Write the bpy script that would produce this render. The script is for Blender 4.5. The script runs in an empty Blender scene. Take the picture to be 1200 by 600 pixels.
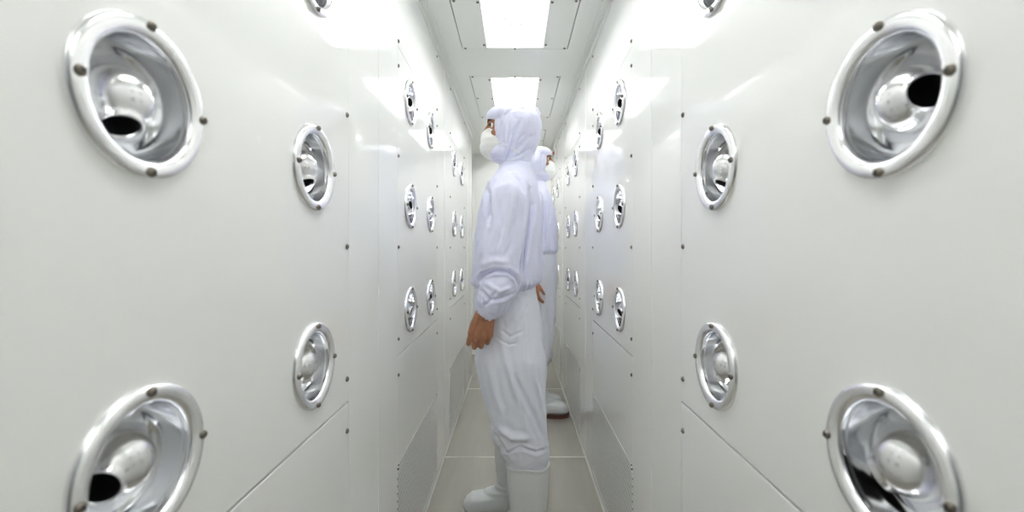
import bpy, bmesh, math, random
import numpy as np
from mathutils import Vector, Matrix, noise
from mathutils.bvhtree import BVHTree
random.seed(7)
PI = math.pi
S = bpy.context.scene
COL = S.collection
FPX = 520.0; PXC = 603.5; PYC = 291.0; CAMZ = 1.148
HW = 0.39            # half width of the corridor
ZC = 2.166           # ceiling height
PER = 1.185          # module length
A0 = 0.285           # near edge of the first nozzle panel
PL = 0.755           # panel length

# ------------------------------------------------------------ materials
def srgb(r, g, b):
    f = lambda c: (c / 12.92) if c <= 0.04045 else ((c + 0.055) / 1.055) ** 2.4
    return (f(r / 255), f(g / 255), f(b / 255), 1)

def mat(name, col, rough=0.5, metal=0.0, coat=0.0, coat_rough=0.05, spec=0.5, sss=0.0):
    m = bpy.data.materials.new(name); m.use_nodes = True
    b = m.node_tree.nodes['Principled BSDF']
    b.inputs['Base Color'].default_value = col
    b.inputs['Roughness'].default_value = rough
    b.inputs['Metallic'].default_value = metal
    b.inputs['Coat Weight'].default_value = coat
    b.inputs['Coat Roughness'].default_value = coat_rough
    b.inputs['Specular IOR Level'].default_value = spec
    if sss:
        b.inputs['Subsurface Weight'].default_value = sss
        b.inputs['Subsurface Radius'].default_value = (0.012, 0.006, 0.003)
    return m

def N(m, t, **kw):
    n = m.node_tree.nodes.new(t)
    for k, v in kw.items(): setattr(n, k, v)
    return n

def add_noise(m, scale=(1, 1, 1), nscale=20, c1=None, c2=None, bump=0.0, dist=0.002, rough=None, detail=4):
    nt = m.node_tree; L = nt.links; b = nt.nodes['Principled BSDF']
    tc = N(m, 'ShaderNodeTexCoord'); mp = N(m, 'ShaderNodeMapping'); mp.inputs['Scale'].default_value = scale
    nz = N(m, 'ShaderNodeTexNoise'); nz.inputs['Scale'].default_value = nscale; nz.inputs['Detail'].default_value = detail
    L.new(tc.outputs['Object'], mp.inputs['Vector']); L.new(mp.outputs[0], nz.inputs['Vector'])
    if c1:
        mx = N(m, 'ShaderNodeMix', data_type='RGBA'); mx.inputs[6].default_value = c1; mx.inputs[7].default_value = c2
        rp = N(m, 'ShaderNodeMapRange'); rp.inputs[1].default_value = 0.25; rp.inputs[2].default_value = 0.75
        L.new(nz.outputs['Fac'], rp.inputs[0]); L.new(rp.outputs[0], mx.inputs[0]); L.new(mx.outputs[2], b.inputs['Base Color'])
    if rough:
        rr = N(m, 'ShaderNodeMapRange'); rr.inputs[1].default_value = 0.3; rr.inputs[2].default_value = 0.7
        rr.inputs[3].default_value = rough[0]; rr.inputs[4].default_value = rough[1]
        L.new(nz.outputs['Fac'], rr.inputs[0]); L.new(rr.outputs[0], b.inputs['Roughness'])
    if bump:
        bp = N(m, 'ShaderNodeBump'); bp.inputs['Strength'].default_value = bump; bp.inputs['Distance'].default_value = dist
        L.new(nz.outputs['Fac'], bp.inputs['Height']); L.new(bp.outputs[0], b.inputs['Normal'])
        L.new(bp.outputs[0], b.inputs['Coat Normal'])
    return nz

WALLC = srgb(239, 239, 236)
M = {}
M['enamel'] = mat('white_enamel', WALLC, 0.4, coat=1.0, coat_rough=0.035, spec=0.25)
add_noise(M['enamel'], nscale=1.6, bump=0.15, dist=0.0025, detail=0)
M['frame_enamel'] = mat('white_enamel_frame', srgb(240, 240, 237), 0.4, coat=1.0, coat_rough=0.04, spec=0.25)
add_noise(M['frame_enamel'], nscale=1.6, bump=0.15, dist=0.0025, detail=0)
M['rear_grey'] = mat('unseen_rear_dark', srgb(120, 122, 126), 0.4)  # for the unseen rear wall, darkened so the metal reflects darker tones
M['ceiling'] = mat('ceiling_enamel', srgb(226, 228, 223), 0.35, coat=0.3, coat_rough=0.15)
add_noise(M['ceiling'], nscale=3, bump=0.1, dist=0.003, detail=1)
M['housing'] = mat('light_housing_paint', srgb(214, 216, 216), 0.45)
M['seal'] = mat('silicone_seal', srgb(214, 214, 208), 0.3, coat=0.4)
add_noise(M['seal'], nscale=60, bump=0.5, dist=0.003)
M['floor'] = mat('floor_sheet', srgb(160, 157, 145), 0.3, coat=1.0, coat_rough=0.09)
add_noise(M['floor'], scale=(5.0, 0.7, 1), nscale=1.6, c1=srgb(144, 139, 130), c2=srgb(166, 162, 150), detail=3)  # lengthwise streaks: wall and leg reflections painted into the floor colour
M['floor_strip'] = mat('floor_joint_metal', srgb(225, 224, 216), 0.3, metal=0.3)
M['alu_rim'] = mat('spun_aluminium', (0.93, 0.93, 0.94, 1), 0.24, metal=1.0)
M['alu'] = mat('polished_aluminium', (0.80, 0.81, 0.84, 1), 0.07, metal=1.0)
add_noise(M['alu'], nscale=25, bump=0.12, dist=0.002, detail=2)
M['alu_ball'] = mat('satin_aluminium', (0.8, 0.8, 0.81, 1), 0.2, metal=1.0)
M['bore'] = mat('dark_bore', (0.004, 0.003, 0.006, 1), 0.7)
M['screw'] = mat('screw_steel', (0.20, 0.18, 0.15, 1), 0.4, metal=1.0)
M['slot'] = mat('screw_slot', (0.03, 0.03, 0.03, 1), 0.6)
M['light'] = mat('lit_diffuser', (1, 1, 1, 1), 0.5)
b = M['light'].node_tree.nodes['Principled BSDF']
b.inputs['Emission Color'].default_value = (0.985, 0.995, 1, 1); b.inputs['Emission Strength'].default_value = 28.5
M['red'] = mat('red_lamp', srgb(190, 60, 50), 0.3, coat=0.5)
M['jacket'] = mat('pale_lilac_cloth', srgb(222, 223, 243), 0.62, spec=0.35)
M['trousers'] = mat('white_cloth', srgb(231, 233, 243), 0.65, spec=0.3)
M['mask'] = mat('mask_fabric', srgb(238, 238, 234), 0.8)
for k, s_ in (('jacket', 900), ('trousers', 900), ('mask', 700)):
    add_noise(M[k], nscale=s_, bump=0.15, dist=0.0005)
M['rubber'] = mat('white_rubber', srgb(226, 229, 229), 0.32, coat=0.25, coat_rough=0.2)
M['sole'] = mat('sole_brown_reflection', srgb(96, 62, 48), 0.6)  # dark sole, its brown is a reflection put into the colour
M['sole_white'] = mat('pale_sole', srgb(205, 205, 198), 0.55)
M['skin'] = mat('skin', srgb(160, 108, 78), 0.48, sss=0.12)
add_noise(M['skin'], nscale=55, c1=srgb(150, 98, 70), c2=srgb(172, 120, 90), bump=0.3, dist=0.0012)
M['skin2'] = mat('skin_dark', srgb(150, 96, 68), 0.5, sss=0.1)
M['eye'] = mat('eye_white', srgb(225, 220, 215), 0.15)
M['iris'] = mat('iris_dark', srgb(35, 22, 16), 0.1)
M['brow'] = mat('dark_hair', srgb(40, 28, 22), 0.7)

def grille_mat():
    m = mat('perforated_enamel', WALLC, 0.4, coat=0.3, coat_rough=0.1)
    nt = m.node_tree; L = nt.links; b = nt.nodes['Principled BSDF']
    tc = N(m, 'ShaderNodeTexCoord'); sp = N(m, 'ShaderNodeSeparateXYZ'); L.new(tc.outputs['Object'], sp.inputs[0])
    def mth(op, a, bb=None, c=None):
        n = N(m, 'ShaderNodeMath', operation=op)
        for i, v in enumerate((a, bb, c)):
            if v is None: continue
            if isinstance(v, (int, float)): n.inputs[i].default_value = v
            else: L.new(v, n.inputs[i])
        return n.outputs[0]
    P = 0.0125
    v = mth('DIVIDE', sp.outputs['Z'], P)
    row = mth('FLOOR', v)
    u = mth('ADD', mth('DIVIDE', sp.outputs['Y'], P), mth('MULTIPLY', mth('MODULO', row, 2.0), 0.5))
    du = mth('SUBTRACT', mth('FRACT', u), 0.5); dv = mth('SUBTRACT', mth('FRACT', v), 0.5)
    r = mth('SQRT', mth('ADD', mth('MULTIPLY', du, du), mth('MULTIPLY', dv, dv)))
    k = mth('LESS_THAN', r, 0.30)
    mx = N(m, 'ShaderNodeMix', data_type='RGBA'); mx.inputs[6].default_value = WALLC; mx.inputs[7].default_value = srgb(92, 94, 92)
    L.new(k, mx.inputs[0]); L.new(mx.outputs[2], b.inputs['Base Color'])
    bp = N(m, 'ShaderNodeBump'); bp.inputs['Strength'].default_value = 0.6; bp.inputs['Distance'].default_value = 0.0012; bp.invert = True
    L.new(k, bp.inputs['Height']); L.new(bp.outputs[0], b.inputs['Normal'])
    return m
M['grille'] = grille_mat()

# ------------------------------------------------------------ helpers
def link(name, me, m, parent=None, smooth=False):
    o = bpy.data.objects.new(name, me); COL.objects.link(o)
    for mm in (m if isinstance(m, (list, tuple)) else [m]):
        if len(me.materials) < (len(m) if isinstance(m, (list, tuple)) else 1): me.materials.append(mm)
    if parent: o.parent = parent
    if smooth:
        for p in me.polygons: p.use_smooth = True
    return o

def obj(name, bm, m, parent=None, smooth=False):
    bmesh.ops.recalc_face_normals(bm, faces=bm.faces)
    me = bpy.data.meshes.new(name); bm.to_mesh(me); bm.free()
    return link(name, me, m, parent, smooth)

def struct(name, bm, m, smooth=False):
    o = obj(name, bm, m, None, smooth); o['kind'] = 'structure'; return o

def empty(name, label, cat, loc, group=None):
    o = bpy.data.objects.new(name, None); COL.objects.link(o); o.location = loc
    o.empty_display_size = 0.05
    o['label'] = label; o['category'] = cat
    if group: o['group'] = group
    return o

def box(bm, x0, x1, y0, y1, z0, z1, bev=0.0):
    vs = [bm.verts.new((x, y, z)) for x in (x0, x1) for y in (y0, y1) for z in (z0, z1)]
    fs = [(0, 1, 3, 2), (4, 6, 7, 5), (0, 4, 5, 1), (2, 3, 7, 6), (0, 2, 6, 4), (1, 5, 7, 3)]
    nf = [bm.faces.new([vs[i] for i in f]) for f in fs]
    if bev:
        es = list({e for f in nf for e in f.edges})
        bmesh.ops.bevel(bm, geom=es, offset=bev, segments=2, affect='EDGES', profile=0.5)

def lathe(prof, seg=48, cap0=False, cap1=False):
    bm = bmesh.new(); rings = []
    for r, z in prof:
        if r < 1e-6: rings.append([bm.verts.new((0, 0, z))])
        else: rings.append([bm.verts.new((r * math.cos(2 * PI * i / seg), r * math.sin(2 * PI * i / seg), z)) for i in range(seg)])
    for a, b_ in zip(rings, rings[1:]):
        for i in range(seg):
            j = (i + 1) % seg
            if len(a) == 1 and len(b_) == 1: continue
            if len(a) == 1: bm.faces.new((a[0], b_[i], b_[j]))
            elif len(b_) == 1: bm.faces.new((a[i], a[j], b_[0]))
            else: bm.faces.new((a[i], a[j], b_[j], b_[i]))
    if cap0 and len(rings[0]) > 1: bm.faces.new(rings[0])
    if cap1 and len(rings[-1]) > 1: bm.faces.new(rings[-1])
    return bm

def lathe_mesh(name, prof, m, seg=48, cap0=False, cap1=False):
    bm = lathe(prof, seg, cap0, cap1)
    bmesh.ops.recalc_face_normals(bm, faces=bm.faces)
    me = bpy.data.meshes.new(name); bm.to_mesh(me); bm.free(); me.materials.append(m)
    for p in me.polygons: p.use_smooth = True
    return me

def tree(o, parent=None):
    c = o.copy(); COL.objects.link(c); c.parent = parent
    for ch in list(o.children): tree(ch, c)
    return c

# ------------------------------------------------------------ screw (pan head with a cross slot, made once)
def screw_mesh(r, h, name):
    bm = lathe([(r, 0), (r, h * 0.35), (r * 0.86, h * 0.75), (r * 0.5, h), (0.0, h * 1.05)], 16)
    n0 = len(bm.faces)
    me = bpy.data.meshes.new(name)
    bmesh.ops.recalc_face_normals(bm, faces=bm.faces)
    for f in bm.faces: f.smooth = True
    for a in (0.4, 0.4 + PI / 2):                                   # the cross slot
        c, s_ = math.cos(a), math.sin(a); w = r * 0.13; l = r * 0.62; z = h * 1.0; z1 = h * 1.09
        vs = [bm.verts.new((c * p - s_ * q, s_ * p + c * q, zz)) for zz in (z, z1) for p, q in ((-l, -w), (l, -w), (l, w), (-l, w))]
        for f in ((4, 5, 6, 7), (0, 1, 5, 4), (1, 2, 6, 5), (2, 3, 7, 6), (3, 0, 4, 7)):
            ff = bm.faces.new([vs[i] for i in f]); ff.material_index = 1
    bm.to_mesh(me); bm.free(); me.materials.append(M['screw']); me.materials.append(M['slot'])
    return me
SCREW = screw_mesh(0.0062, 0.0042, 'panel_screw')
NSCREW = screw_mesh(0.0053, 0.0042, 'nozzle_screw')

def put_screw(parent, co, q, me=SCREW, name='screw'):
    o = bpy.data.objects.new(name, me); COL.objects.link(o); o.parent = parent
    o.location = co; o.rotation_mode = 'QUATERNION'; o.rotation_quaternion = q
    return o

# ------------------------------------------------------------ nozzle prototype meshes (local +Z = out of the wall)
RH = 0.0655          # radius of the hole in the flange
FL = lathe_mesh('nozzle_flange', [(0.0630, -0.006), (0.0634, 0.002), (0.0652, 0.0060), (0.0695, 0.0085), (0.0745, 0.0094), (0.079, 0.0086),
                                  (0.0815, 0.0066), (0.0832, 0.0036), (0.0836, 0.0)], M['alu_rim'], 64)
BOWL = lathe_mesh('nozzle_bowl', [(0.0632, 0.001), (0.0632, -0.005), (0.0630, -0.012), (0.0612, -0.022), (0.0575, -0.032), (0.0562, -0.033), (0.052, -0.041),
                                  (0.045, -0.049), (0.036, -0.056), (0.034, -0.057), (0.022, -0.062), (0.0, -0.064)], M['alu'], 64)
RB = 0.0350
ballp = [(0.0, -RB)] + [(RB * math.sin(t), -RB * math.cos(t)) for t in np.linspace(0.2, PI - 0.62, 16)]
ballp += [(0.0195, 0.0300), (0.0190, 0.0350), (0.0180, 0.0362), (0.0166, 0.0358), (0.0160, 0.0345)]
BALL = lathe_mesh('nozzle_ball', ballp, M['alu_ball'], 48)
BORE = lathe_mesh('nozzle_bore', [(0.0161, 0.0345), (0.0160, 0.028), (0.0156, -0.012), (0.0, -0.014)], M['bore'], 32)

def make_nozzle():
    r = empty('air_nozzle', 'x', 'air nozzle', (0, 0, 0), 'chrome air nozzles on the corridor walls')
    for nm, me in (('flange', FL), ('bowl', BOWL)):
        o = bpy.data.objects.new(nm, me); COL.objects.link(o); o.parent = r
    bl = bpy.data.objects.new('jet_ball', BALL); COL.objects.link(bl); bl.parent = r; bl.location = (0, 0, -0.030)
    bl.rotation_mode = 'QUATERNION'
    bo = bpy.data.objects.new('bore', BORE); COL.objects.link(bo); bo.parent = bl; bo['label'] = 'black round jet opening'
    for k in range(4):
        a = k * PI / 2
        q = Matrix.Rotation(random.uniform(0, 3), 4, 'Z').to_quaternion()
        put_screw(r, (0.0765 * math.cos(a), 0.0765 * math.sin(a), 0.0085), q, NSCREW)
    return r
PROTO = make_nozzle(); PROTO_USED = [False]
ROT = {-1: Matrix(((0, 0, 1), (1, 0, 0), (0, 1, 0))),      # local Z -> +X, local Y -> up
       1: Matrix(((0, 0, -1), (-1, 0, 0), (0, 1, 0)))}

def place_nozzle(side, y, z, aim, label):
    if PROTO_USED[0]: r = tree(PROTO)
    else: r = PROTO; PROTO_USED[0] = True
    r.location = (side * HW, y, z); r.rotation_mode = 'QUATERNION'
    r.rotation_quaternion = ROT[side].to_quaternion()
    n, u, v = aim
    d = Vector((-u if side == -1 else u, v, n)).normalized()
    for ch in r.children:
        if ch.name.startswith('jet_ball'):
            ch.rotation_quaternion = Vector((0, 0, 1)).rotation_difference(d)
    r['label'] = label
    return r

ROWS = (1.688, 1.304, 0.921)
RN = ('upper row', 'middle row', 'lower row')
CN = ('first', 'second', 'third', 'fourth', 'fifth', 'sixth', 'seventh', 'eighth')
AIMS = {(-1, 0, 1): (0.48, 0.28, -0.95), (-1, 0, 2): (0.38, 0.85, -0.2), (1, 0, 1): (0.42, 0.85, -0.05), (1, 0, 2): (0.5, -0.6, -0.6),
        (-1, 1, 0): (0.9, 0.1, -0.4), (-1, 1, 1): (0.45, 0.15, -0.85), (-1, 1, 2): (0.22, 0.1, -0.95), (1, 1, 0): (0.9, 0.1, 0.3),
        (1, 1, 1): (0.45, 0.0, -0.85), (1, 1, 2): (0.40, -0.1, -0.85)}
SPEC = {(-1, 0, 1): 'largest chrome air nozzle at upper left, dark jet opening pointing down',
        (-1, 0, 2): 'large chrome air nozzle cut by the lower left edge, dark opening facing the viewer',
        (1, 0, 1): 'largest chrome air nozzle at upper right, black opening turned towards the viewer',
        (1, 0, 2): 'large chrome air nozzle cut by the lower right edge, rounded jet turned away'}
def nozzle_label(side, c, r):
    if (side, c, r) in SPEC: return SPEC[(side, c, r)]
    w = 'left' if side < 0 else 'right'
    return 'round chrome air nozzle on the %s wall, %s column from the viewer, %s' % (w, CN[c], RN[r])

# ------------------------------------------------------------ wall panels
SEAM_LO, SEAM_HI = 0.79, 1.82
PZ0, PZ1 = 0.028, 2.128
G = 0.0011
def holed_panel(side, y0, y1, z0, z1, holes, x_in):
    """plate with round holes, front face at x_in, 3 mm thick, bevelled looking edge by a small return"""
    bm = bmesh.new(); cy = sorted({h[0] for h in holes}); cz = sorted({h[1] for h in holes})
    yb = [y0] + [(a + b_) / 2 for a, b_ in zip(cy, cy[1:])] + [y1]
    zb = [z0] + [(a + b_) / 2 for a, b_ in zip(cz, cz[1:])] + [z1]
    seg = 64
    for i, hy in enumerate(cy):
        for j, hz in enumerate(cz):
            ya, yc, za, zc = yb[i], yb[i + 1], zb[j], zb[j + 1]
            angs = [2 * PI * k / seg for k in range(seg)] + [math.atan2(zz - hz, yy - hy) % (2 * PI) for yy in (ya, yc) for zz in (za, zc)]
            angs = sorted(set(round(a, 7) for a in angs)); inn = []; out = []; back = []
            for a in angs:
                c, s_ = math.cos(a), math.sin(a)
                t = min([((yc if c > 0 else ya) - hy) / c if abs(c) > 1e-6 else 9, ((zc if s_ > 0 else za) - hz) / s_ if abs(s_) > 1e-6 else 9])
                inn.append(bm.verts.new((x_in, hy + 0.066 * c, hz + 0.066 * s_)))
                back.append(bm.verts.new((x_in + side * 0.003, hy + 0.066 * c, hz + 0.066 * s_)))
                out.append(bm.verts.new((x_in, hy + t * c, hz + t * s_)))
            n = len(angs)
            for k in range(n):
                l = (k + 1) % n
                bm.faces.new((inn[k], inn[l], out[l], out[k])); bm.faces.new((inn[k], back[k], back[l], inn[l]))
    bmesh.ops.remove_doubles(bm, verts=bm.verts, dist=1e-5)
    # folded outer return
    xb = x_in + side * 0.018
    c4 = [(y0, z0), (y1, z0), (y1, z1), (y0, z1)]
    f = [bm.verts.new((x_in, *p)) for p in c4]; bk = [bm.verts.new((xb, *p)) for p in c4]
    for k in range(4): bm.faces.new((f[k], f[(k + 1) % 4], bk[(k + 1) % 4], bk[k]))
    return bm

def fix_normals(o, side):
    pass

def screw_q(side): return ROT[side].to_quaternion()
WN = {-1: 'left', 1: 'right'}
BAY = ('nearest', 'second', 'third', 'farthest')
def wall_bay(side, k):
    ya = A0 + PER * k; yb = ya + PL; x = side * HW; q = screw_q(side)
    far = ' bay on the %s wall' % WN[side]
    # nozzle panel
    cols = (ya + 0.18, ya + 0.575)
    t = empty('nozzle_panel', 'white enamel panel holding six chrome nozzles, %s%s' % (BAY[k], far), 'wall panel', (x, ya, SEAM_LO), 'nozzle panels')
    holes = [(cy - ya, cz - SEAM_LO) for cy in cols for cz in ROWS]
    bm = holed_panel(side, G, PL - G, 0.0022, SEAM_HI - SEAM_LO - G, holes, 0.0)
    obj('panel_sheet', bm, M['enamel'], t)
    for zz in (1.14 + 0.618, 1.14 + 0.317, 1.14 + 0.012, 1.14 - 0.295):
        for yy in (0.012, PL - 0.012): put_screw(t, (-side * 0.0, yy, zz - SEAM_LO), q)
    # upper panel
    t = empty('upper_panel', 'plain white enamel panel above the nozzles, %s%s' % (BAY[k], far), 'wall panel', (x, ya, SEAM_HI), 'upper wall panels')
    bm = bmesh.new(); box(bm, min(0, side * 0.018), max(0, side * 0.018), G, PL - G, G, PZ1 - SEAM_HI - G, 0.0008); obj('panel_sheet', bm, M['enamel'], t)
    for zz in (1.14 + 0.70, 1.14 + 0.965):
        for yy in (0.012, PL - 0.012): put_screw(t, (0, yy, zz - SEAM_HI), q)
    # lower panel with its perforated intake
    t = empty('lower_panel', 'white enamel panel with perforated air intake at floor level, %s%s' % (BAY[k], far), 'wall panel', (x, ya, 0), 'lower wall panels')
    bm = bmesh.new(); box(bm, min(0, side * 0.018), max(0, side * 0.018), G, PL - G, 0.425, SEAM_LO - 0.0030, 0.0014); obj('panel_sheet', bm, M['enamel'], t)
    bm = bmesh.new()
    # the perforated sheet, upper corners cut, standing 3 mm proud
    c = 0.03; za, zb = PZ0 + 0.012, 0.4235
    pts = [(0.004, za), (PL - 0.004, za), (PL - 0.004, zb - c), (PL - 0.004 - c, zb), (0.004 + c, zb), (0.004, zb - c)]
    f = [bm.verts.new((-side * 0.0006, *p)) for p in pts]; bk = [bm.verts.new((side * 0.012, *p)) for p in pts]
    bm.faces.new(f); bm.faces.new(bk)
    for i in range(6): j = (i + 1) % 6; bm.faces.new((f[i], f[j], bk[j], bk[i]))
    g = obj('air_intake', bm, M['grille'], t); g['label'] = 'perforated white intake sheet'
    for zz in (1.14 - 0.415,):
        for yy in (0.012, PL - 0.012): put_screw(t, (0, yy, zz), q)
    # nozzles
    for ci, cy in enumerate(cols):
        for r, cz in enumerate(ROWS):
            c = 2 * k + ci
            if side == 1 and k == 3 and ci == 1 and r == 2: pass
            aim = AIMS.get((side, c, r))
            if aim is None:
                rr = random.Random(c * 31 + r * 7 + side)
                aim = (0.8, rr.uniform(-0.35, 0.35), rr.uniform(-0.5, 0.15)) if r else (0.75, rr.uniform(0.1, 0.5), rr.uniform(-0.2, 0.1))
            place_nozzle(side, cy, cz, aim, nozzle_label(side, c, r))

YB = -1.05           # rear end of the corridor behind the viewer
YE = 4.80            # far end wall
LEFT_END = 4.0
def wall_frame(side):
    bm = bmesh.new(); x0, x1 = sorted((side * HW, side * (HW + 0.03)))
    last = 3 if side < 0 else 4
    yprev = YB
    def fr(y0, y1, z0=0.0, z1=ZC + 0.02): box(bm, x0, x1, y0, y1, z0, z1)
    for k in range(last):
        ya = A0 + PER * k
        fr(yprev, ya); fr(ya, ya + PL, 0, PZ0); fr(ya, ya + PL, PZ1)
        yprev = ya + PL
    end = LEFT_END if side < 0 else YE
    fr(yprev, end)
    xa, xb = sorted((side * (HW + 0.10), side * (HW + 0.12)))       # back sheet behind the nozzles
    box(bm, xa, xb, YB, end, 0, ZC + 0.02)
    if side < 0: box(bm, -HW - 0.12, -HW - 0.03, LEFT_END - 0.03, LEFT_END, 0, ZC + 0.02)
    return struct('wall_' + WN[side], bm, M['frame_enamel'])
wall_frame(-1); wall_frame(1)
for s_ in (-1, 1):
    for k in range(3 if s_ < 0 else 4): wall_bay(s_, k)

# module joints: a shallow cover strip
n = 1
for s_ in (-1, 1):
    for j in range(0, 4):
        yj = 0.07 + PER * j
        if s_ < 0 and yj > 3.9: continue
        bm = bmesh.new(); x0, x1 = sorted((s_ * HW - s_ * 0.0012, s_ * (HW + 0.002)))
        box(bm, x0, x1, yj + 0.010, yj + 0.058, 0.02, ZC - 0.03, 0.0006)
        struct('trim_%d' % n, bm, M['frame_enamel']); n += 1

# far end, recess at the left, rear
bm = bmesh.new(); box(bm, -0.95, 0.55, YE, YE + 0.04, 0, ZC + 0.02)
struct('wall_far', bm, M['frame_enamel'])
bm = bmesh.new(); box(bm, -0.83, -0.80, LEFT_END, YE, 0, ZC + 0.02); box(bm, -0.83, -HW - 0.12, LEFT_END - 0.03, LEFT_END, 0, ZC + 0.02)
struct('wall_recess', bm, M['frame_enamel'])
bm = bmesh.new(); box(bm, -0.55, 0.55, YB - 0.04, YB, 0, ZC + 0.02)
struct('wall_rear', bm, M['rear_grey'])  # out of view, set close and dark to deepen reflections and nearby walls

# floor sheets and joints
bm = bmesh.new(); box(bm, -0.95, 0.55, YB - 0.04, YE + 0.04, -0.05, 0.0)
struct('floor', bm, M['floor'])
for j in range(0, 4):
    yj = 0.07 + PER * (j + 0)
    bm = bmesh.new(); box(bm, -HW, HW, yj - 0.004, yj + 0.004, 0.0, 0.0012, 0.0004)
    struct('trim_%d' % n, bm, M['floor_strip']); n += 1
for s_ in (-1, 1):                                                   # silicone bead along the floor
    bm = bmesh.new(); prof = [(0, 0), (0.007, 0), (0.0045, 0.002), (0.0025, 0.0045), (0.001, 0.008), (0, 0.010)]
    end = LEFT_END if s_ < 0 else YE
    ys = np.linspace(YB, end, 160); rings = []
    for y in ys:
        w = 1 + 0.25 * noise.noise(Vector((y * 9, s_ * 3, 0)))
        rings.append([bm.verts.new((s_ * (HW - px * w), y, pz * w)) for px, pz in prof])
    for a, b_ in zip(rings, rings[1:]):
        for i in range(len(prof)): j = (i + 1) % len(prof); bm.faces.new((a[i], a[j], b_[j], b_[i]))
    bm.faces.new(rings[0]); bm.faces.new(rings[-1])
    struct('baseboard_' + WN[s_], bm, M['seal'], smooth=True)
for s_ in (-1, 1):                                                   # angle moulding under the ceiling
    bm = bmesh.new(); end = LEFT_END if s_ < 0 else YE
    x0, x1 = sorted((s_ * HW, s_ * (HW - 0.032))); box(bm, x0, x1, YB, end, ZC - 0.006, ZC, 0.001)
    x0, x1 = sorted((s_ * HW, s_ * (HW - 0.006))); box(bm, x0, x1, YB, end, ZC - 0.032, ZC - 0.006, 0.001)
    struct('trim_%d' % n, bm, M['ceiling']); n += 1

# ------------------------------------------------------------ ceiling
LW = 0.1425; CPW = 0.270
lights = [k for k in range(-1, 4)]
bm = bmesh.new(); yprev = YB - 0.04
box(bm, -0.95, -CPW, YB - 0.04, YE + 0.04, ZC, ZC + 0.02); box(bm, CPW, 0.55, YB - 0.04, YE + 0.04, ZC, ZC + 0.02)
for k in lights:
    a = A0 - 0.035 + PER * k; b_ = a + 0.835
    if k == 3: b_ = min(b_, YE - 0.08)
    if a > yprev: box(bm, -CPW, CPW, yprev, a, ZC, ZC + 0.02)
    yprev = b_
box(bm, -CPW, CPW, yprev, YE + 0.04, ZC, ZC + 0.02)
box(bm, -0.95, 0.55, YB - 0.04, YE + 0.04, ZC + 0.2, ZC + 0.22)
struct('ceiling', bm, M['ceiling'])
QD = Vector((0, 0, 1)).rotation_difference(Vector((0, 0, -1)))
LN = {-2: 'behind the viewer, rear', -1: 'just behind the viewer', 0: 'directly overhead of the viewer', 1: 'cut by the top edge above the nearer person',
      2: 'behind the nearer person\'s hood', 3: 'farthest down the corridor'}
for k in lights:
    a = A0 - 0.035 + PER * k; b_ = a + 0.835
    if k == 3: b_ = min(b_, YE - 0.08)
    la, lb = a + 0.032, b_ - 0.018 if k != 3 else b_ - 0.03
    t = empty('ceiling_panel', 'white screwed ceiling panel framing a light, %s' % LN[k], 'ceiling panel', (0, a, ZC), 'ceiling panels around the lights')
    bm = bmesh.new(); g = 0.0022; z1 = 0.016; L = b_ - a
    box(bm, -CPW + 0.0045, -LW, g, L - g, 0, z1); box(bm, LW, CPW - 0.0045, g, L - g, 0, z1)
    box(bm, -LW, LW, g, la - a, 0, z1); box(bm, -LW, LW, lb - a, L - g, 0, z1)
    obj('panel_sheet', bm, M['ceiling'], t)
    pts = [(sx * (CPW - 0.018), yy) for sx in (-1, 1) for yy in (0.012, 0.39 - 0.0, L - 0.012)] + \
          [(sx * (LW + 0.012), yy) for sx in (-1, 1) for yy in (0.06, 0.40, L - 0.05)] + [(0, L - 0.009), (0, 0.015)]
    for px, py in pts: put_screw(t, (px, py, 0), QD)
    t = empty('ceiling_light', 'bright recessed rectangular ceiling light, %s' % LN[k], 'ceiling light', (0, la, ZC), 'recessed ceiling lights')
    bm = bmesh.new(); H = 0.14; w = LW; L = lb - la; th = 0.004
    box(bm, -w - th, -w, 0, L, 0.0165, H); box(bm, w, w + th, 0, L, 0.0165, H)
    box(bm, -w - th, w + th, -th, 0, 0.0165, H); box(bm, -w - th, w + th, L, L + th, 0.0165, H)
    box(bm, -w - th, w + th, -th, L + th, H, H + th)
    obj('housing', bm, M['housing'], t)
    for tx in (-0.022, 0.022):                                       # the two tubes and their end holders
        bm = lathe([(0.0, 0), (0.013, 0), (0.0145, 0.004), (0.0145, L - 0.164), (0.013, L - 0.16), (0.0, L - 0.16)], 20)
        d = obj('tube', bm, M['light'], t, True); d.location = (tx, 0.08, H - 0.038); d.rotation_euler = (-PI / 2, 0, 0); d['label'] = 'glowing white tube'
        for yy in (0.062, L - 0.080):
            bm = bmesh.new(); box(bm, tx - 0.014, tx + 0.014, yy, yy + 0.018, H - 0.056, H, 0.002); obj('tube_holder', bm, M['housing'], t)

# small red indicator on a pale box, far down the right wall
t = empty('indicator_lamp', 'tiny red indicator on a pale box high on the far right wall', 'indicator lamp', (HW, 4.15, 2.03))
bm = bmesh.new(); box(bm, -0.022, 0, -0.03, 0.03, -0.05, 0.05, 0.003); obj('box', bm, M['frame_enamel'], t)
bm = lathe([(0.014, 0), (0.014, 0.008), (0.010, 0.014), (0, 0.016)], 16)
o = obj('lens', bm, M['red'], t, True); o.location = (-0.022, 0, 0.01); o.rotation_euler = (0, -PI / 2, 0); o['label'] = 'red round lens'

# ------------------------------------------------------------ people
class Fig:
    """profile coordinates (f forward, s towards the viewer, z up) mapped into the room"""
    def __init__(self, x0, y0, face, sc): self.x0, self.y0, self.face, self.sc = x0, y0, face, sc
    def w(self, f, s, z): return Vector((self.x0 + self.face * f * self.sc, self.y0 - s * self.sc, z * self.sc))

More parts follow.
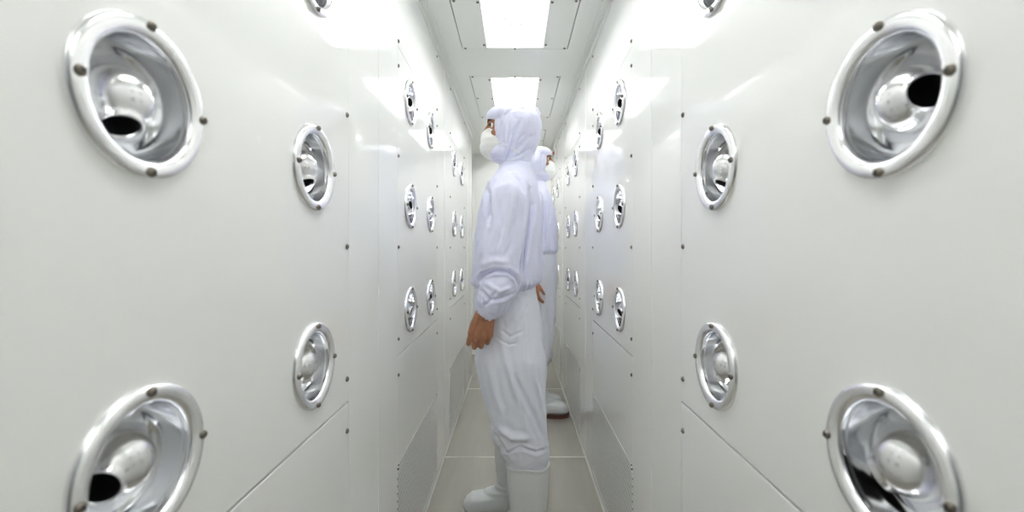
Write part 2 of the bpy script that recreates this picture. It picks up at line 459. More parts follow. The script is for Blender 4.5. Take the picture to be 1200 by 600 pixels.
def ring(bm, c, ax, ay, n=28, e=2.0):
    out = []
    for i in range(n):
        t = 2 * PI * i / n; ct, st = math.cos(t), math.sin(t)
        a = math.copysign(abs(ct) ** (2 / e), ct); b_ = math.copysign(abs(st) ** (2 / e), st)
        out.append(bm.verts.new(c + ax * a + ay * b_))
    return out
def skin(bm, rings, c0, c1):
    for a, b_ in zip(rings, rings[1:]):
        for i in range(len(a)): j = (i + 1) % len(a); bm.faces.new((a[i], a[j], b_[j], b_[i]))
    for r, c in ((rings[0], c0), (rings[-1], c1)):
        v = bm.verts.new(c)
        for i in range(len(r)): bm.faces.new((r[i], r[(i + 1) % len(r)], v))

def hloft(bm, F, rows, e=2.2):
    """horizontal rings: rows of (z, fc, rf, sc, rs)"""
    rows = sorted(rows); zs = [r[0] for r in rows]
    zz = np.linspace(zs[0], zs[-1], max(6, int((zs[-1] - zs[0]) / 0.02) + 1))
    cols = [np.interp(zz, zs, [r[k] for r in rows]) for k in range(1, 5)]
    rg = []
    for z, fc, rf, sc, rs in zip(zz, *cols):
        rg.append(ring(bm, F.w(fc, sc, z), F.w(rf, 0, 0) - F.w(0, 0, 0), F.w(0, rs, 0) - F.w(0, 0, 0), e=e))
    skin(bm, rg, F.w(cols[0][0], cols[2][0], zz[0] - 0.002), F.w(cols[0][-1], cols[2][-1], zz[-1] + 0.002))

def floft(bm, F, rows, e=2.2):
    """rings standing across the forward axis: rows of (f, zc, rz, sc, rs)"""
    rg = [ring(bm, F.w(f, sc, zc), F.w(0, rs, 0) - F.w(0, 0, 0), F.w(0, 0, rz) - F.w(0, 0, 0), e=e) for f, zc, rz, sc, rs in rows]
    skin(bm, rg, F.w(rows[0][0], rows[0][3], rows[0][1]), F.w(rows[-1][0], rows[-1][3], rows[-1][1]))

def capsule(bm, p0, r0, p1, r1, n=20):
    d = p1 - p0
    if d.length < 1e-6: d = Vector((0, 0, 1e-4))
    z = d.normalized(); x = z.orthogonal().normalized(); y = z.cross(x); rg = []
    for k in range(1, 5):
        a = PI / 2 * (1 - k / 4.0); rg.append(ring(bm, p0 - z * r0 * math.sin(a), x * r0 * math.cos(a), y * r0 * math.cos(a), n))
    for k in range(0, 4):
        a = PI / 2 * k / 4.0; rg.append(ring(bm, p1 + z * r1 * math.sin(a), x * r1 * math.cos(a), y * r1 * math.cos(a), n))
    skin(bm, rg, p0 - z * r0, p1 + z * r1)

def chain(bm, F, pts, sc=None):
    """pts of (f, s, z, r)"""
    for a, b_ in zip(pts, pts[1:]):
        capsule(bm, F.w(*a[:3]), a[3] * F.sc, F.w(*b_[:3]), b_[3] * F.sc)

def ell(bm, F, c, r, n=28):
    C = F.w(*c); ax = [F.w(r[0], 0, 0) - F.w(0, 0, 0), F.w(0, r[1], 0) - F.w(0, 0, 0), F.w(0, 0, r[2]) - F.w(0, 0, 0)]
    rg = []
    for k in range(1, 16):
        a = -PI / 2 + PI * k / 16; rg.append(ring(bm, C + ax[2] * math.sin(a), ax[0] * math.cos(a), ax[1] * math.cos(a), n))
    skin(bm, rg, C - ax[2], C + ax[2])

def remesh(bm, vox, smooth=4, fac=0.5):
    """fuse the overlapping volumes into one continuous surface"""
    bmesh.ops.recalc_face_normals(bm, faces=bm.faces)
    me = bpy.data.meshes.new('tmp'); bm.to_mesh(me); bm.free()
    o = bpy.data.objects.new('tmp', me); COL.objects.link(o)
    md = o.modifiers.new('r', 'REMESH'); md.mode = 'VOXEL'; md.voxel_size = vox; md.use_smooth_shade = True
    if smooth:
        sm = o.modifiers.new('s', 'SMOOTH'); sm.factor = fac; sm.iterations = smooth
    dg = bpy.context.evaluated_depsgraph_get(); dg.update()
    r = bpy.data.meshes.new_from_object(o.evaluated_get(dg))
    bpy.data.objects.remove(o); bpy.data.meshes.remove(me)
    for p in r.polygons: p.use_smooth = True
    return r

def arrays(me):
    n = len(me.vertices); co = np.empty(n * 3); me.vertices.foreach_get('co', co)
    no = np.empty(n * 3); me.vertex_normals.foreach_get('vector', no)
    return co.reshape(-1, 3), no.reshape(-1, 3)
def put(me, co): me.vertices.foreach_set('co', co.ravel()); me.update()
def nz(co, freq, seed, ani=(1, 1, 1)):
    q = co * np.array(ani) * freq + seed
    return np.array([noise.noise(Vector(v)) for v in q])
def ridged(co, freq, seed, ani=(1, 1, 1)):
    return 1 - 2.2 * np.abs(nz(co, freq, seed, ani))
def smoothstep(a, b_, x): t = np.clip((x - a) / (b_ - a), 0, 1); return t * t * (3 - 2 * t)

def px(x, y, Y): return ((x - PXC) * Y / FPX, Y, CAMZ - (y - PYC) * Y / FPX)
def folds(co, no, lst, Y, gain=1.7):
    """sculpted creases on the side of the cloth turned to the corridor; each: (points, half width m, depth m)"""
    d = np.zeros(len(co)); face = smoothstep(0.0, 0.35, -no[:, 1])
    P = co[:, [0, 2]] * (Y / co[:, 1])[:, None]
    P[:, 1] += CAMZ * (1 - Y / co[:, 1])
    for pts, wd, am in lst:
        q = [np.array(px(a, b_, Y))[[0, 2]] for a, b_ in pts]; best = np.full(len(co), 9.0); tt = np.zeros(len(co)); L = len(q) - 1
        for i, (a, b_) in enumerate(zip(q, q[1:])):
            ab = b_ - a; t = np.clip(((P - a) @ ab) / (ab @ ab), 0, 1)
            ds = np.linalg.norm(P - (a + t[:, None] * ab), axis=1)
            m = ds < best; best[m] = ds[m]; tt[m] = (i + t[m]) / L
        taper = np.clip(np.sin(PI * np.clip(tt, 0.04, 0.96)) * 1.6, 0, 1)
        x = best / wd
        prof = np.exp(-x * x * 1.4) * 1.0 - 0.2 * np.exp(-(x - 1.7) ** 2 * 1.6)
        d += am * prof * taper
    return gain * d * face

def hand(bm, F, wr, down, width, palm, L=0.185, curl=(38, 62, 40), wide=1.0):
    """wr wrist point; down/width/palm unit vectors (f,s,z): palm is the way the fingers curl"""
    D = (F.w(*down) - F.w(0, 0, 0)).normalized(); W = (F.w(*width) - F.w(0, 0, 0)).normalized(); P = (F.w(*palm) - F.w(0, 0, 0)).normalized()
    o = F.w(*wr); sc = F.sc * L / 0.185
    capsule(bm, o - D * 0.05 * sc, 0.026 * sc, o + D * 0.012 * sc, 0.025 * sc)
    ks = (-0.033, -0.011, 0.011, 0.031); kl = (0.086, 0.091, 0.088, 0.080)
    fl = ((0.036, 0.022, 0.018), (0.040, 0.025, 0.019), (0.037, 0.024, 0.019), (0.030, 0.018, 0.017))
    for i in range(4):
        u = -ks[i] * wide                                                     # first finger lies forward
        kn = o + D * kl[i] * sc + W * u * sc - P * (0.002 if i in (1, 2) else -0.002) * sc
        b0 = o + D * 0.012 * sc + W * u * 0.55 * sc
        capsule(bm, b0, 0.0165 * sc, kn - D * 0.004 * sc, 0.0118 * sc, 14)
        capsule(bm, b0 + P * 0.008 * sc, 0.015 * sc, kn + P * 0.006 * sc - D * 0.004 * sc, 0.0105 * sc, 14)
        p = kn; a = 0; r = 0.0096 if i != 3 else 0.0086
        for j in range(3):
            a += math.radians(curl[j] + 3 * i)
            q = p + (D * math.cos(a) + P * math.sin(a) ) * fl[i][j] * sc
            capsule(bm, p, r * sc, q, r * 0.9 * sc, 14); p = q; r *= 0.9
    t0 = o + D * 0.024 * sc + W * 0.019 * wide * sc + P * 0.012 * sc
    t1 = t0 + (D * 0.034 + W * 0.009 + P * 0.018) * sc
    t2 = t1 + (D * 0.028 + W * 0.003 + P * 0.012) * sc
    t3 = t2 + (D * 0.020 - W * 0.004 + P * 0.010) * sc
    capsule(bm, t0, 0.0155 * sc, t1, 0.0125 * sc, 14); capsule(bm, t1, 0.0118 * sc, t2, 0.0105 * sc, 14); capsule(bm, t2, 0.0102 * sc, t3, 0.0085 * sc, 14)

def person(F, spec, label, hi):
    root = empty('person', label, 'person', F.w(0, 0, 0)); root.location.z = 0
    rl = root.location.copy()
    def fin(name, me, m):
        me.transform(Matrix.Translation(-rl)); return link(name, me, m, root)
    vox = 0.0027 if hi else 0.0042
    # -------- body: one continuous figure (head, torso, arms, hands, legs, feet)
    bm = bmesh.new()
    ell(bm, F, (0.016, 0, 1.635), (0.092, 0.068, 0.074)); ell(bm, F, (0.040, 0, 1.575), (0.066, 0.060, 0.075))
    ell(bm, F, (0.078, 0, 1.655), (0.036, 0.052, 0.024))                                     # brow
    ell(bm, F, (0.070, 0, 1.532), (0.036, 0.034, 0.026))                                     # jaw and chin
    for s_ in (-1, 1):
        ell(bm, F, (0.066, s_ * 0.040, 1.603), (0.032, 0.024, 0.022))                         # cheek bones
        ell(bm, F, (0.005, s_ * 0.070, 1.612), (0.020, 0.007, 0.030), 14)                     # ears
    chain(bm, F, [(0.112, 0, 1.640, 0.008), (0.126, 0, 1.608, 0.0105)])                       # nose
    for s_ in (-1, 1): chain(bm, F, [(0.115, 0, 1.603, 0.007), (0.112, s_ * 0.011, 1.602, 0.007)])
    chain(bm, F, [(0.100, -0.018, 1.567, 0.006), (0.107, 0, 1.569, 0.007), (0.100, 0.018, 1.567, 0.006)])
    chain(bm, F, [(0.100, -0.015, 1.558, 0.006), (0.106, 0, 1.557, 0.008), (0.100, 0.015, 1.558, 0.006)])
    chain(bm, F, [(0.0, 0, 1.56, 0.050), (0.0, 0, 1.44, 0.052)])
    hloft(bm, F, [(1.46, 0.01, 0.055, 0, 0.06), (1.42, 0.01, 0.075, 0, 0.12), (1.36, 0.015, 0.092, 0, 0.155), (1.24, 0.025, 0.10, 0, 0.15), (1.08, 0.03, 0.09, 0, 0.135),
                  (0.98, 0.02, 0.10, 0, 0.15), (0.88, 0.01, 0.10, 0, 0.155), (0.82, 0.01, 0.085, 0, 0.14)])
    for key in ('near', 'far'):
        a = spec[key]; sg = 1 if key == 'near' else -1
        sh, el, wr = a['shoulder'], a['elbow'], a['wrist']
        chain(bm, F, [(sh[0], sh[1], sh[2] - 0.03, 0.040), (*el, 0.030), (*wr, 0.024)])
        hand(bm, F, wr, a['down'], a['width'], a['palm'], curl=a.get('curl', (38, 62, 40)), L=a.get('L', 0.185), wide=a.get('wide', 1.0))
        l = spec['leg_' + key]; b_ = spec['boot_' + key]
        chain(bm, F, [(0.01, sg * 0.085, 0.86, 0.078), (l[len(l) // 2][1] * 0.7, sg * 0.09, 0.50, 0.050), (b_[0], b_[1], 0.30, 0.048), (b_[0] + 0.005, b_[1], 0.10, 0.036), (b_[0] + 0.13, b_[1], 0.045, 0.026)])
    me = remesh(bm, vox, 2)
    co, no = arrays(me)                                                                      # eye hollows
    for s_ in (-1, 1):
        c = np.array(F.w(0.110, s_ * 0.031, 1.640)); d = np.linalg.norm((co - c) / np.array([1, 1.15, 0.8]), axis=1)
        co -= no * (0.010 * np.exp(-(d / (0.017 * F.sc)) ** 2))[:, None]
    put(me, co)
    body = fin('body', me, M['skin'])
    for s_ in (-1, 1):
        bm = bmesh.new(); ell(bm, F, (0.0880, s_ * 0.030, 1.640), (0.0118, 0.0118, 0.0118), 20)
        me = bpy.data.meshes.new('eye'); bmesh.ops.recalc_face_normals(bm, faces=bm.faces); bm.to_mesh(me); bm.free()
        e = fin('eye', me, M['eye']); 
        for p in me.polygons: p.use_smooth = True
        bm = bmesh.new(); ell(bm, F, (0.0955, s_ * 0.0325, 1.640), (0.0058, 0.0072, 0.0072), 16)
        me = bpy.data.meshes.new('iris'); bmesh.ops.recalc_face_normals(bm, faces=bm.faces); bm.to_mesh(me); bm.free()
        for p in me.polygons: p.use_smooth = True
        me.transform(Matrix.Translation(-rl)); link('iris', me, M['iris'], e)['label'] = 'dark iris'
        bm = bmesh.new(); chain(bm, F, [(0.108, s_ * 0.012, 1.654, 0.003), (0.106, s_ * 0.032, 1.660, 0.0038), (0.094, s_ * 0.050, 1.655, 0.0025)])
        me = remesh(bm, 0.0015, 1); fin('eyebrow', me, M['brow'])
        bm = bmesh.new(); chain(bm, F, [(0.1045, s_ * 0.019, 1.640, 0.0015), (0.1045, s_ * 0.030, 1.6435, 0.0020), (0.098, s_ * 0.044, 1.639, 0.0014)])
        me = remesh(bm, 0.001, 1); fin('eyelash', me, M['brow'])
    # -------- hood
    bm = bmesh.new()
    ell(bm, F, (-0.002, 0, 1.618), (0.104, 0.094, 0.104)); ell(bm, F, (0.040, 0, 1.680), (0.076, 0.078, 0.042))
    ell(bm, F, (-0.020, 0, 1.640), (0.088, 0.092, 0.088))
    ell(bm, F, (0.036, 0, 1.530), (0.068, 0.078, 0.040)); ell(bm, F, (-0.002, 0, 1.583), (0.093, 0.090, 0.080))
    hloft(bm, F, [(1.55, 0.008, 0.085, 0, 0.082), (1.49, 0.000, 0.062, 0, 0.070), (1.44, 0.004, 0.060, 0, 0.074)])
    chain(bm, F, [(-0.066, 0.01, 1.697, 0.020), (-0.082, 0.015, 1.703, 0.013)]); chain(bm, F, [(-0.088, 0.01, 1.688, 0.012), (-0.094, 0.012, 1.690, 0.008)])
    me = remesh(bm, vox, 6)
    co, no = arrays(me); inv = 1 / F.sc
    f_ = (co[:, 0] - F.x0) * F.face * inv; z_ = co[:, 2] * inv; s_ = -(co[:, 1] - F.y0) * inv
    lim = np.interp(z_, [1.40, 1.515, 1.545, 1.60, 1.655, 1.668, 1.69, 1.8], [0.2, 0.2, 0.092, 0.084, 0.084, 0.112, 0.2, 0.2])
    lim -= 0.10 * np.abs(s_) ** 1.0 * ((z_ > 1.54) & (z_ < 1.67))
    over = np.clip(f_ - lim, 0, None); co[:, 0] -= F.face * over * F.sc * 0.97
    me.vertices.foreach_set('co', co.ravel()); me.update(); co, no = arrays(me)
    d = folds(co, no, spec['hood_folds'], spec['hood_Y'], 1.5)
    d += 0.0020 * ridged(co, 13, 3.1, (1, 1, 0.5)) + 0.0006 * ridged(co, 50, 9.1)
    co += no * d[:, None]; put(me, co)
    hood = fin('hood', me, M['jacket'])
    # -------- mask with its ear loop
    bm = bmesh.new(); ell(bm, F, (0.084, 0, 1.572), (0.056, 0.060, 0.064)); ell(bm, F, (0.094, 0, 1.556), (0.049, 0.052, 0.050)); ell(bm, F, (0.096, 0, 1.592), (0.044, 0.040, 0.044))
    me = remesh(bm, 0.0025, 14); co, no = arrays(me); z_ = co[:, 2] * inv
    co += no * (0.0007 * np.sin((z_ - 1.5) * 2 * PI / 0.026))[:, None]; put(me, co)
    mask = fin('mask', me, M['mask'])
    dg = bpy.context.evaluated_depsgraph_get()
    hm = hood.data; bvh = BVHTree.FromPolygons([v.co + rl for v in hm.vertices], [p.vertices[:] for p in hm.polygons])
    def on(bv, x, z, off): 
        h = bv.ray_cast(Vector((x, F.y0 - 0.6, z)), Vector((0, 1, 0)))
        return h[0] - Vector((0, off, 0)) if h[0] else None
    a0 = Vector(F.w(0.070, 0.055, 1.570)); a1 = Vector(F.w(-0.045, 0.08, 1.503)); pts = []
    for i in range(25):
        p = a0.lerp(a1, i / 24); q = on(bvh, p.x, p.z, 0.0006)
        if q: pts.append(q)
    bm = bmesh.new()
    for a, b_ in zip(pts, pts[1:]): capsule(bm, a, 0.0014, b_, 0.0014, 8)
    me = bpy.data.meshes.new('strap'); bm.to_mesh(me); bm.free(); me.transform(Matrix.Translation(-rl)); link('strap', me, M['mask'], mask, True)
    # -------- jacket
    bm = bmesh.new(); hloft(bm, F, spec['torso'], 2.4)
    for key in ('near', 'far'):
        for part in spec['sleeve_' + key]: chain(bm, F, part)
    for c, r in spec.get('jacket_lumps', []): ell(bm, F, c, r)
    me = remesh(bm, vox * 1.15, spec.get('jsm', 8)); co, no = arrays(me)
    d = folds(co, no, spec['jacket_folds'], spec['jacket_Y'])
    z_ = co[:, 2] * inv
    g = smoothstep(1.10, 1.0, z_)
    d += (0.0030 + 0.002 * g) * ridged(co, 9, 1.7, (1, 1, 0.55)) + 0.0016 * ridged(co, 24, 5.1, (1, 1, 0.6))
    # gathers at the elastic cuffs and hem
    for key in ('near', 'far'):
        wv = np.array(F.w(*spec[key]['wrist'])); r = np.linalg.norm(co - wv, axis=1)
        ang = np.arctan2(co[:, 1] - wv[1], co[:, 0] - wv[0]); d += 0.0025 * np.sin(ang * 13 + 3 * np.sin(ang * 3)) * np.exp(-((r - 0.05) / 0.03) ** 2)
    an = np.arctan2(co[:, 1] - F.y0, (co[:, 0] - F.x0)); d += 0.003 * np.sin(an * 30 + 4 * np.sin(an * 5)) * np.exp(-((z_ - spec['torso'][0][0] - 0.02) / 0.02) ** 2)
    co += no * d[:, None]; put(me, co)
    fin('jacket', me, M['jacket'])
    # -------- trousers
    bm = bmesh.new(); hloft(bm, F, spec['hips'], 2.3)
    for key in ('near', 'far'): hloft(bm, F, spec['leg_' + key], 2.2)
    for c, r in spec.get('trouser_lumps', []): ell(bm, F, c, r)
    me = remesh(bm, vox * 1.15, 7); co, no = arrays(me)
    d = folds(co, no, spec['trouser_folds'], spec['trouser_Y'])
    z_ = co[:, 2] * inv; g = np.exp(-((z_ - 0.38) / 0.07) ** 2)
    d += 0.0032 * ridged(co, 8, 11.7, (1, 1, 0.45)) + 0.0015 * ridged(co, 26, 15.1, (1, 1, 0.6)) + 0.003 * g * ridged(co, 17, 21.0, (1, 1, 1.6))
    co += no * d[:, None]; put(me, co)
    fin('trousers', me, M['trousers'])
    # -------- boots
    for key in ('near', 'far'):
        fc, sc_, = spec['boot_' + key]; bm = bmesh.new()
        th = 0.007; up = [(0.04, 0.0, 0.056, 0.044), (0.09, 0.0, 0.066, 0.050), (0.15, 0.0, 0.071, 0.055), (0.24, 0.0, 0.080, 0.064), (0.322, 0.0, 0.0835, 0.068)]
        rg = [ring(bm, F.w(fc + c, sc_, z), F.w(a, 0, 0) - F.w(0, 0, 0), F.w(0, b_, 0) - F.w(0, 0, 0), 36) for z, c, a, b_ in up]
        rg += [ring(bm, F.w(fc + c, sc_, z), F.w(a - th, 0, 0) - F.w(0, 0, 0), F.w(0, b_ - th, 0) - F.w(0, 0, 0), 36) for z, c, a, b_ in reversed(up[2:])]
        skin(bm, rg, F.w(fc, sc_, 0.04), F.w(fc, sc_, 0.15))
        toe = spec.get('toe', 0.216)
        rows = [(-0.086, 0.045, 0.018, 0.016), (-0.078, 0.05, 0.036, 0.030), (-0.05, 0.058, 0.046, 0.040), (0.0, 0.062, 0.050, 0.042), (0.05, 0.062, 0.050, 0.041), (0.09, 0.058, 0.046, 0.045),
                (0.14, 0.055, 0.043, 0.051), (0.18, 0.052, 0.038, 0.049), (toe - 0.012, 0.047, 0.027, 0.036), (toe, 0.042, 0.012, 0.016)]
        floft(bm, F, [(fc + f, z, rz, sc_, rs) for f, z, rz, rs in rows], 2.3)
        chain(bm, F, [(fc + 0.018, sc_, 0.15, 0.045), (fc + 0.05, sc_, 0.095, 0.040), (fc + 0.12, sc_, 0.065, 0.036)])
        me = remesh(bm, vox * 0.95, 5); co, no = arrays(me)
        z_ = co[:, 2] * inv
        d = 0.0022 * np.exp(-((z_ - 0.318) / 0.006) ** 2) + 0.0015 * nz(co, 14, 31.0)
        d += 0.0016 * np.sin(z_ * 260) * np.exp(-((z_ - 0.115) / 0.03) ** 2)
        co += no * d[:, None]; co[:, 2] = np.maximum(co[:, 2], 0.012 * F.sc)
        wob = 0.004 * np.sin(np.arctan2(co[:, 1] - (F.y0 - sc_), co[:, 0] - F.w(fc, 0, 0).x) * 3 + 0.6) * smoothstep(0.25, 0.32, z_)
        co[:, 2] += wob; put(me, co)
        bo = fin('boot', me, M['rubber'])
        bm = bmesh.new(); out = [(-0.083, 0.030), (-0.05, 0.044), (0.0, 0.042), (0.05, 0.041), (0.10, 0.050), (0.15, 0.055), (0.19, 0.048), (toe - 0.006, 0.032), (toe + 0.003, 0.012)]
        loop = [(f, r) for f, r in out] + [(f, -r) for f, r in reversed(out)] + [(-0.09, -0.012), (-0.09, 0.012)]
        a_ = [bm.verts.new(F.w(fc + f, sc_ + r, 0.0) ) for f, r in loop]; b2 = [bm.verts.new(F.w(fc + f, sc_ + r, 0.020)) for f, r in loop]
        bm.faces.new(a_); bm.faces.new(b2)
        for i in range(len(a_)): j = (i + 1) % len(a_); bm.faces.new((a_[i], a_[j], b2[j], b2[i]))
        bmesh.ops.recalc_face_normals(bm, faces=bm.faces)
        me = bpy.data.meshes.new('sole'); bm.to_mesh(me); bm.free(); me.transform(Matrix.Translation(-rl))
        so = link('sole', me, M[spec['sole']], bo)
        if spec['sole'] == 'sole': so['label'] = 'dark boot sole, brown reflection painted in'
    return root

P1 = dict(
    near=dict(shoulder=(0.012, 0.165, 1.385), elbow=(0.03, 0.185, 1.075), wrist=(0.103, 0.225, 0.925), down=(0.22, -0.02, -1), width=(0.97, 0.1, 0.22), palm=(0.12, -0.98, 0.1), curl=(20, 62, 45), L=0.202, wide=0.95),
    far=dict(shoulder=(0.02, -0.165, 1.385), elbow=(0.08, -0.21, 1.10), wrist=(0.125, -0.185, 0.945), down=(-0.05, 0.1, -1), width=(0.97, 0.0, 0.0), palm=(0.0, 1, 0.1)),
    torso=[(0.995, 0.038, 0.118, 0, 0.178), (1.015, 0.036, 0.140, 0, 0.198), (1.08, 0.028, 0.140, 0, 0.20), (1.20, 0.028, 0.135, 0, 0.195), (1.30, 0.022, 0.124, 0, 0.180),
           (1.37, 0.016, 0.108, 0, 0.170), (1.41, 0.008, 0.098, 0, 0.150), (1.445, -0.002, 0.080, 0, 0.112), (1.475, -0.004, 0.066, 0, 0.080), (1.49, -0.004, 0.058, 0, 0.072)],
    sleeve_near=[[(0.006, 0.100, 1.385, 0.058), (0.010, 0.140, 1.368, 0.066), (0.020, 0.170, 1.325, 0.074), (0.026, 0.180, 1.24, 0.075), (0.052, 0.190, 1.13, 0.082), (0.052, 0.198, 1.075, 0.076)],
                 [(0.035, 0.21, 1.05, 0.060), (0.060, 0.215, 1.00, 0.068), (0.074, 0.218, 0.965, 0.060), (0.096, 0.222, 0.930, 0.036)]],
    sleeve_far=[[(0.006, -0.100, 1.385, 0.058), (0.010, -0.140, 1.365, 0.064), (0.04, -0.175, 1.32, 0.068), (0.095, -0.185, 1.15, 0.088), (0.10, -0.19, 1.06, 0.078), (0.12, -0.18, 0.965, 0.036)]],
    trouser_lumps=[((0.022, 0.090, 0.460), (0.074, 0.070, 0.085)), ((0.0, 0.09, 0.40), (0.070, 0.060, 0.035))],
    hips=[(1.03, 0.038, 0.118, 0, 0.165), (0.97, 0.040, 0.124, 0, 0.170), (0.90, 0.034, 0.134, 0, 0.176), (0.82, 0.026, 0.138, 0, 0.178), (0.77, 0.024, 0.132, 0, 0.165)],
    leg_near=[(0.93, 0.02, 0.070, 0.09, 0.045), (0.86, 0.02, 0.112, 0.09, 0.076), (0.72, 0.018, 0.136, 0.09, 0.092), (0.60, 0.006, 0.124, 0.09, 0.086), (0.50, -0.010, 0.112, 0.09, 0.080), (0.42, -0.026, 0.100, 0.09, 0.076),
              (0.37, -0.038, 0.092, 0.09, 0.074), (0.338, -0.047, 0.080, 0.09, 0.066), (0.31, -0.050, 0.068, 0.09, 0.055), (0.26, -0.050, 0.062, 0.09, 0.050)],
    leg_far=[(0.93, 0.03, 0.070, -0.09, 0.045), (0.86, 0.03, 0.112, -0.09, 0.076), (0.72, 0.03, 0.12, -0.09, 0.088), (0.60, 0.03, 0.098, -0.095, 0.082), (0.50, 0.028, 0.084, -0.105, 0.074), (0.42, 0.015, 0.076, -0.115, 0.068),
             (0.37, 0.008, 0.072, -0.12, 0.064), (0.31, 0.007, 0.066, -0.12, 0.054), (0.26, 0.007, 0.06, -0.12, 0.048)],
    boot_near=(-0.050, 0.09), boot_far=(0.007, -0.12), sole='sole_white',
    hood_Y=1.71, hood_folds=[([(599, 187), (606, 160), (620, 136)], 0.006, 0.003), ([(602, 187), (616, 168), (630, 150)], 0.006, 0.003), ([(594, 186), (592, 160), (594, 140)], 0.006, 0.003), ([(596, 188), (597, 172), (601, 155), (610, 140)], 0.006, -0.006), ([(591, 190), (597, 178), (599, 165)], 0.004, -0.006), ([(604, 180), (607, 165), (618, 152)], 0.007, -0.004),
                             ([(586, 130), (585, 150), (583, 172)], 0.006, -0.004), ([(592, 128), (589, 145)], 0.006, 0.004), ([(600, 186), (612, 180), (624, 172)], 0.006, -0.004),
                             ([(598, 130), (606, 126), (618, 130)], 0.006, -0.003), ([(610, 170), (622, 160), (630, 158)], 0.007, -0.003), ([(574, 188), (584, 186), (592, 189)], 0.004, -0.003)],
    jacket_Y=1.60, jacket_folds=[([(571, 218), (573, 236), (574, 262)], 0.010, -0.010), ([(621, 222), (623, 240), (620, 262), (615, 288), (612, 308), (611, 325)], 0.009, -0.012),
                                 ([(559, 332), (567, 322), (580, 317), (596, 318), (606, 326), (608, 338)], 0.008, -0.011), ([(562, 312), (580, 306), (600, 308)], 0.014, 0.004),
                                 ([(561, 338), (576, 352), (590, 349), (605, 343)], 0.007, -0.005), ([(566, 360), (577, 350), (584, 336)], 0.006, -0.004), ([(568, 330), (585, 342), (600, 336)], 0.008, 0.004),
                                 ([(596, 200), (608, 212), (617, 230)], 0.008, -0.004), ([(600, 204), (598, 235), (592, 270)], 0.020, 0.004), ([(584, 230), (586, 262), (575, 298)], 0.012, -0.004),
                                 ([(606, 250), (600, 285), (590, 304)], 0.012, -0.004), ([(580, 196), (576, 210)], 0.007, -0.003), ([(622, 226), (626, 250), (628, 290)], 0.008, 0.003)],
    trouser_Y=1.66, trouser_folds=[([(603, 440), (613, 462), (628, 490), (638, 516)], 0.010, -0.008), ([(594, 420), (600, 450), (608, 475)], 0.010, 0.004), ([(577, 506), (586, 520), (595, 534)], 0.008, -0.006),
                                   ([(582, 500), (600, 512), (622, 514)], 0.014, 0.008), ([(596, 530), (610, 524), (628, 530), (640, 526)], 0.007, -0.007), ([(585, 385), (598, 395), (612, 388)], 0.006, -0.003),
                                   ([(582, 395), (596, 404), (606, 402)], 0.005, -0.003), ([(620, 350), (612, 370), (598, 385)], 0.010, -0.003), ([(626, 440), (634, 470), (640, 500)], 0.008, 0.004),
                                   ([(584, 368), (590, 410), (596, 440)], 0.014, 0.003), ([(572, 420), (580, 460), (590, 490)], 0.012, 0.004)],
)
F1 = Fig(0.0, 1.80, -1, 1.0)
person(F1, P1, 'person in pale lilac hooded cleanroom suit, white mask and boots, standing nearer, facing left', True)

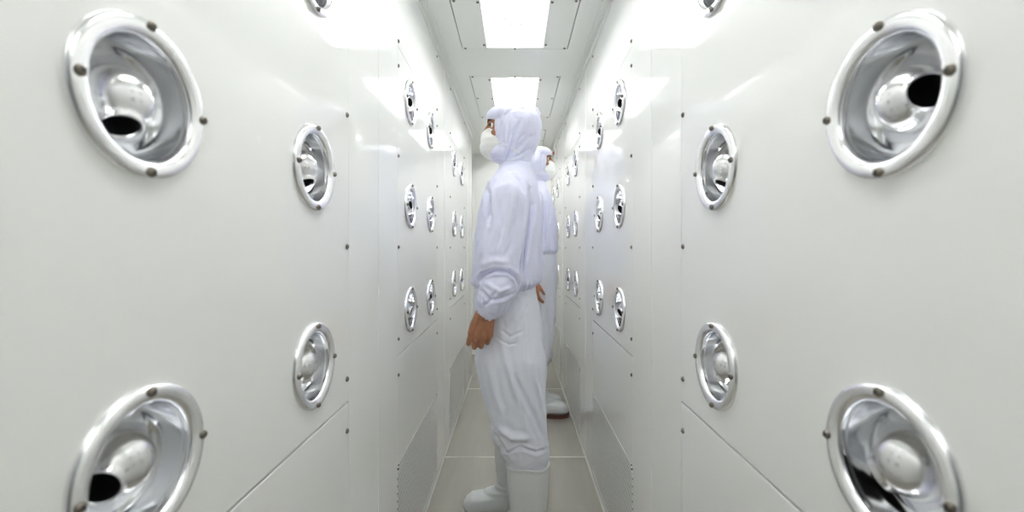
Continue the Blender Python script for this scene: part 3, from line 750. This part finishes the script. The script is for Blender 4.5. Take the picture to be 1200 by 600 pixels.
P2 = dict(P1); P2.pop('trouser_lumps')
P2.update(
    near=dict(shoulder=(-0.015, 0.165, 1.385), elbow=(-0.03, 0.20, 1.09), wrist=(-0.018, 0.212, 0.872), down=(0.22, 0.06, -1), width=(0.35, 0.92, 0.1), palm=(0.9, -0.4, 0.1), curl=(12, 16, 14), L=0.165),
    far=dict(shoulder=(0.02, -0.165, 1.385), elbow=(0.03, -0.21, 1.10), wrist=(0.06, -0.20, 0.88), down=(0.05, 0.1, -1), width=(0.97, 0.0, 0.0), palm=(0.0, 1, 0.0)),
    torso=[(1.030, 0.030, 0.108, 0, 0.175), (1.045, 0.030, 0.122, 0, 0.19), (1.10, 0.030, 0.122, 0, 0.19), (1.20, 0.028, 0.120, 0, 0.19), (1.30, 0.022, 0.112, 0, 0.180),
           (1.37, 0.016, 0.100, 0, 0.170), (1.41, 0.010, 0.092, 0, 0.148), (1.445, 0.006, 0.080, 0, 0.112), (1.475, 0.004, 0.072, 0, 0.086), (1.49, 0.004, 0.066, 0, 0.078)],
    sleeve_near=[[(-0.005, 0.100, 1.385, 0.058), (-0.01, 0.140, 1.368, 0.062), (-0.02, 0.175, 1.32, 0.062), (-0.025, 0.190, 1.20, 0.060), (-0.03, 0.20, 1.08, 0.056), (-0.025, 0.20, 0.97, 0.052), (-0.018, 0.20, 0.895, 0.032)]],
    sleeve_far=[[(0.0, -0.100, 1.385, 0.058), (0.0, -0.140, 1.365, 0.062), (0.01, -0.175, 1.32, 0.062), (0.03, -0.195, 1.12, 0.060), (0.05, -0.20, 0.98, 0.052), (0.058, -0.20, 0.905, 0.034)]],
    hips=[(1.06, 0.030, 0.110, 0, 0.165), (0.97, 0.032, 0.120, 0, 0.170), (0.86, 0.028, 0.124, 0, 0.172), (0.77, 0.024, 0.118, 0, 0.160)],
    leg_near=[(0.93, 0.025, 0.070, 0.085, 0.045), (0.86, 0.025, 0.112, 0.085, 0.076), (0.70, 0.024, 0.110, 0.08, 0.084), (0.50, 0.020, 0.100, 0.08, 0.076), (0.37, 0.018, 0.088, 0.075, 0.072), (0.338, 0.010, 0.080, 0.075, 0.064),
              (0.30, 0.004, 0.064, 0.075, 0.052), (0.26, 0.004, 0.060, 0.075, 0.048)],
    leg_far=[(0.93, 0.025, 0.070, -0.085, 0.045), (0.86, 0.025, 0.112, -0.085, 0.076), (0.70, 0.022, 0.106, -0.08, 0.082), (0.50, 0.012, 0.094, -0.075, 0.074), (0.37, -0.006, 0.084, -0.07, 0.068), (0.338, -0.016, 0.078, -0.07, 0.062),
             (0.30, -0.02, 0.062, -0.07, 0.050), (0.26, -0.02, 0.060, -0.07, 0.048)],
    boot_near=(0.000, 0.075), boot_far=(-0.024, -0.07), sole='sole', hood_Y=3.0, hood_folds=[([(636, 178), (633, 190), (634, 205)], 0.006, -0.005), ([(628, 176), (626, 190)], 0.007, -0.003)],
    jacket_Y=2.95, jacket_folds=[([(637, 232), (638, 262), (637, 292)], 0.012, -0.010), ([(646, 235), (642, 265)], 0.012, -0.004), ([(622, 300), (632, 306)], 0.01, -0.004)],
    trouser_Y=3.0, trouser_folds=[([(643, 305), (646, 340), (645, 390)], 0.014, -0.004), ([(640, 330), (638, 380)], 0.014, 0.004)],
)
F2 = Fig(0.133, 3.12, 1, 1.08)
person(F2, P2, 'person in pale hooded cleanroom suit and white trousers, standing farther back, facing right', False)
# ------------------------------------------------------------ camera and view
cam = bpy.data.cameras.new('camera'); co = bpy.data.objects.new('camera', cam); COL.objects.link(co)
co.location = (0, 0, CAMZ); co.rotation_euler = (PI / 2, 0, 0)
cam.sensor_width = 36; cam.lens = 36 * FPX / 1200
cam.shift_x = -(PXC - 600) / 1200; cam.shift_y = -(300 - PYC) / 1200
cam.clip_start = 0.02
cam.dof.use_dof = True; cam.dof.focus_distance = 1.75; cam.dof.aperture_fstop = 3.5
S.camera = co
w = bpy.data.worlds.new('world'); S.world = w; w.use_nodes = True
w.node_tree.nodes['Background'].inputs[0].default_value = (0.5, 0.5, 0.5, 1)
w.node_tree.nodes['Background'].inputs[1].default_value = 0.0
S.view_settings.view_transform = 'Standard'; S.view_settings.look = 'None'
S.view_settings.exposure = 0.0; S.view_settings.gamma = 1.0; S.view_settings.use_curve_mapping = False
S.cycles.max_bounces = 16; S.cycles.diffuse_bounces = 10; S.cycles.glossy_bounces = 8
S.cycles.use_denoising = True
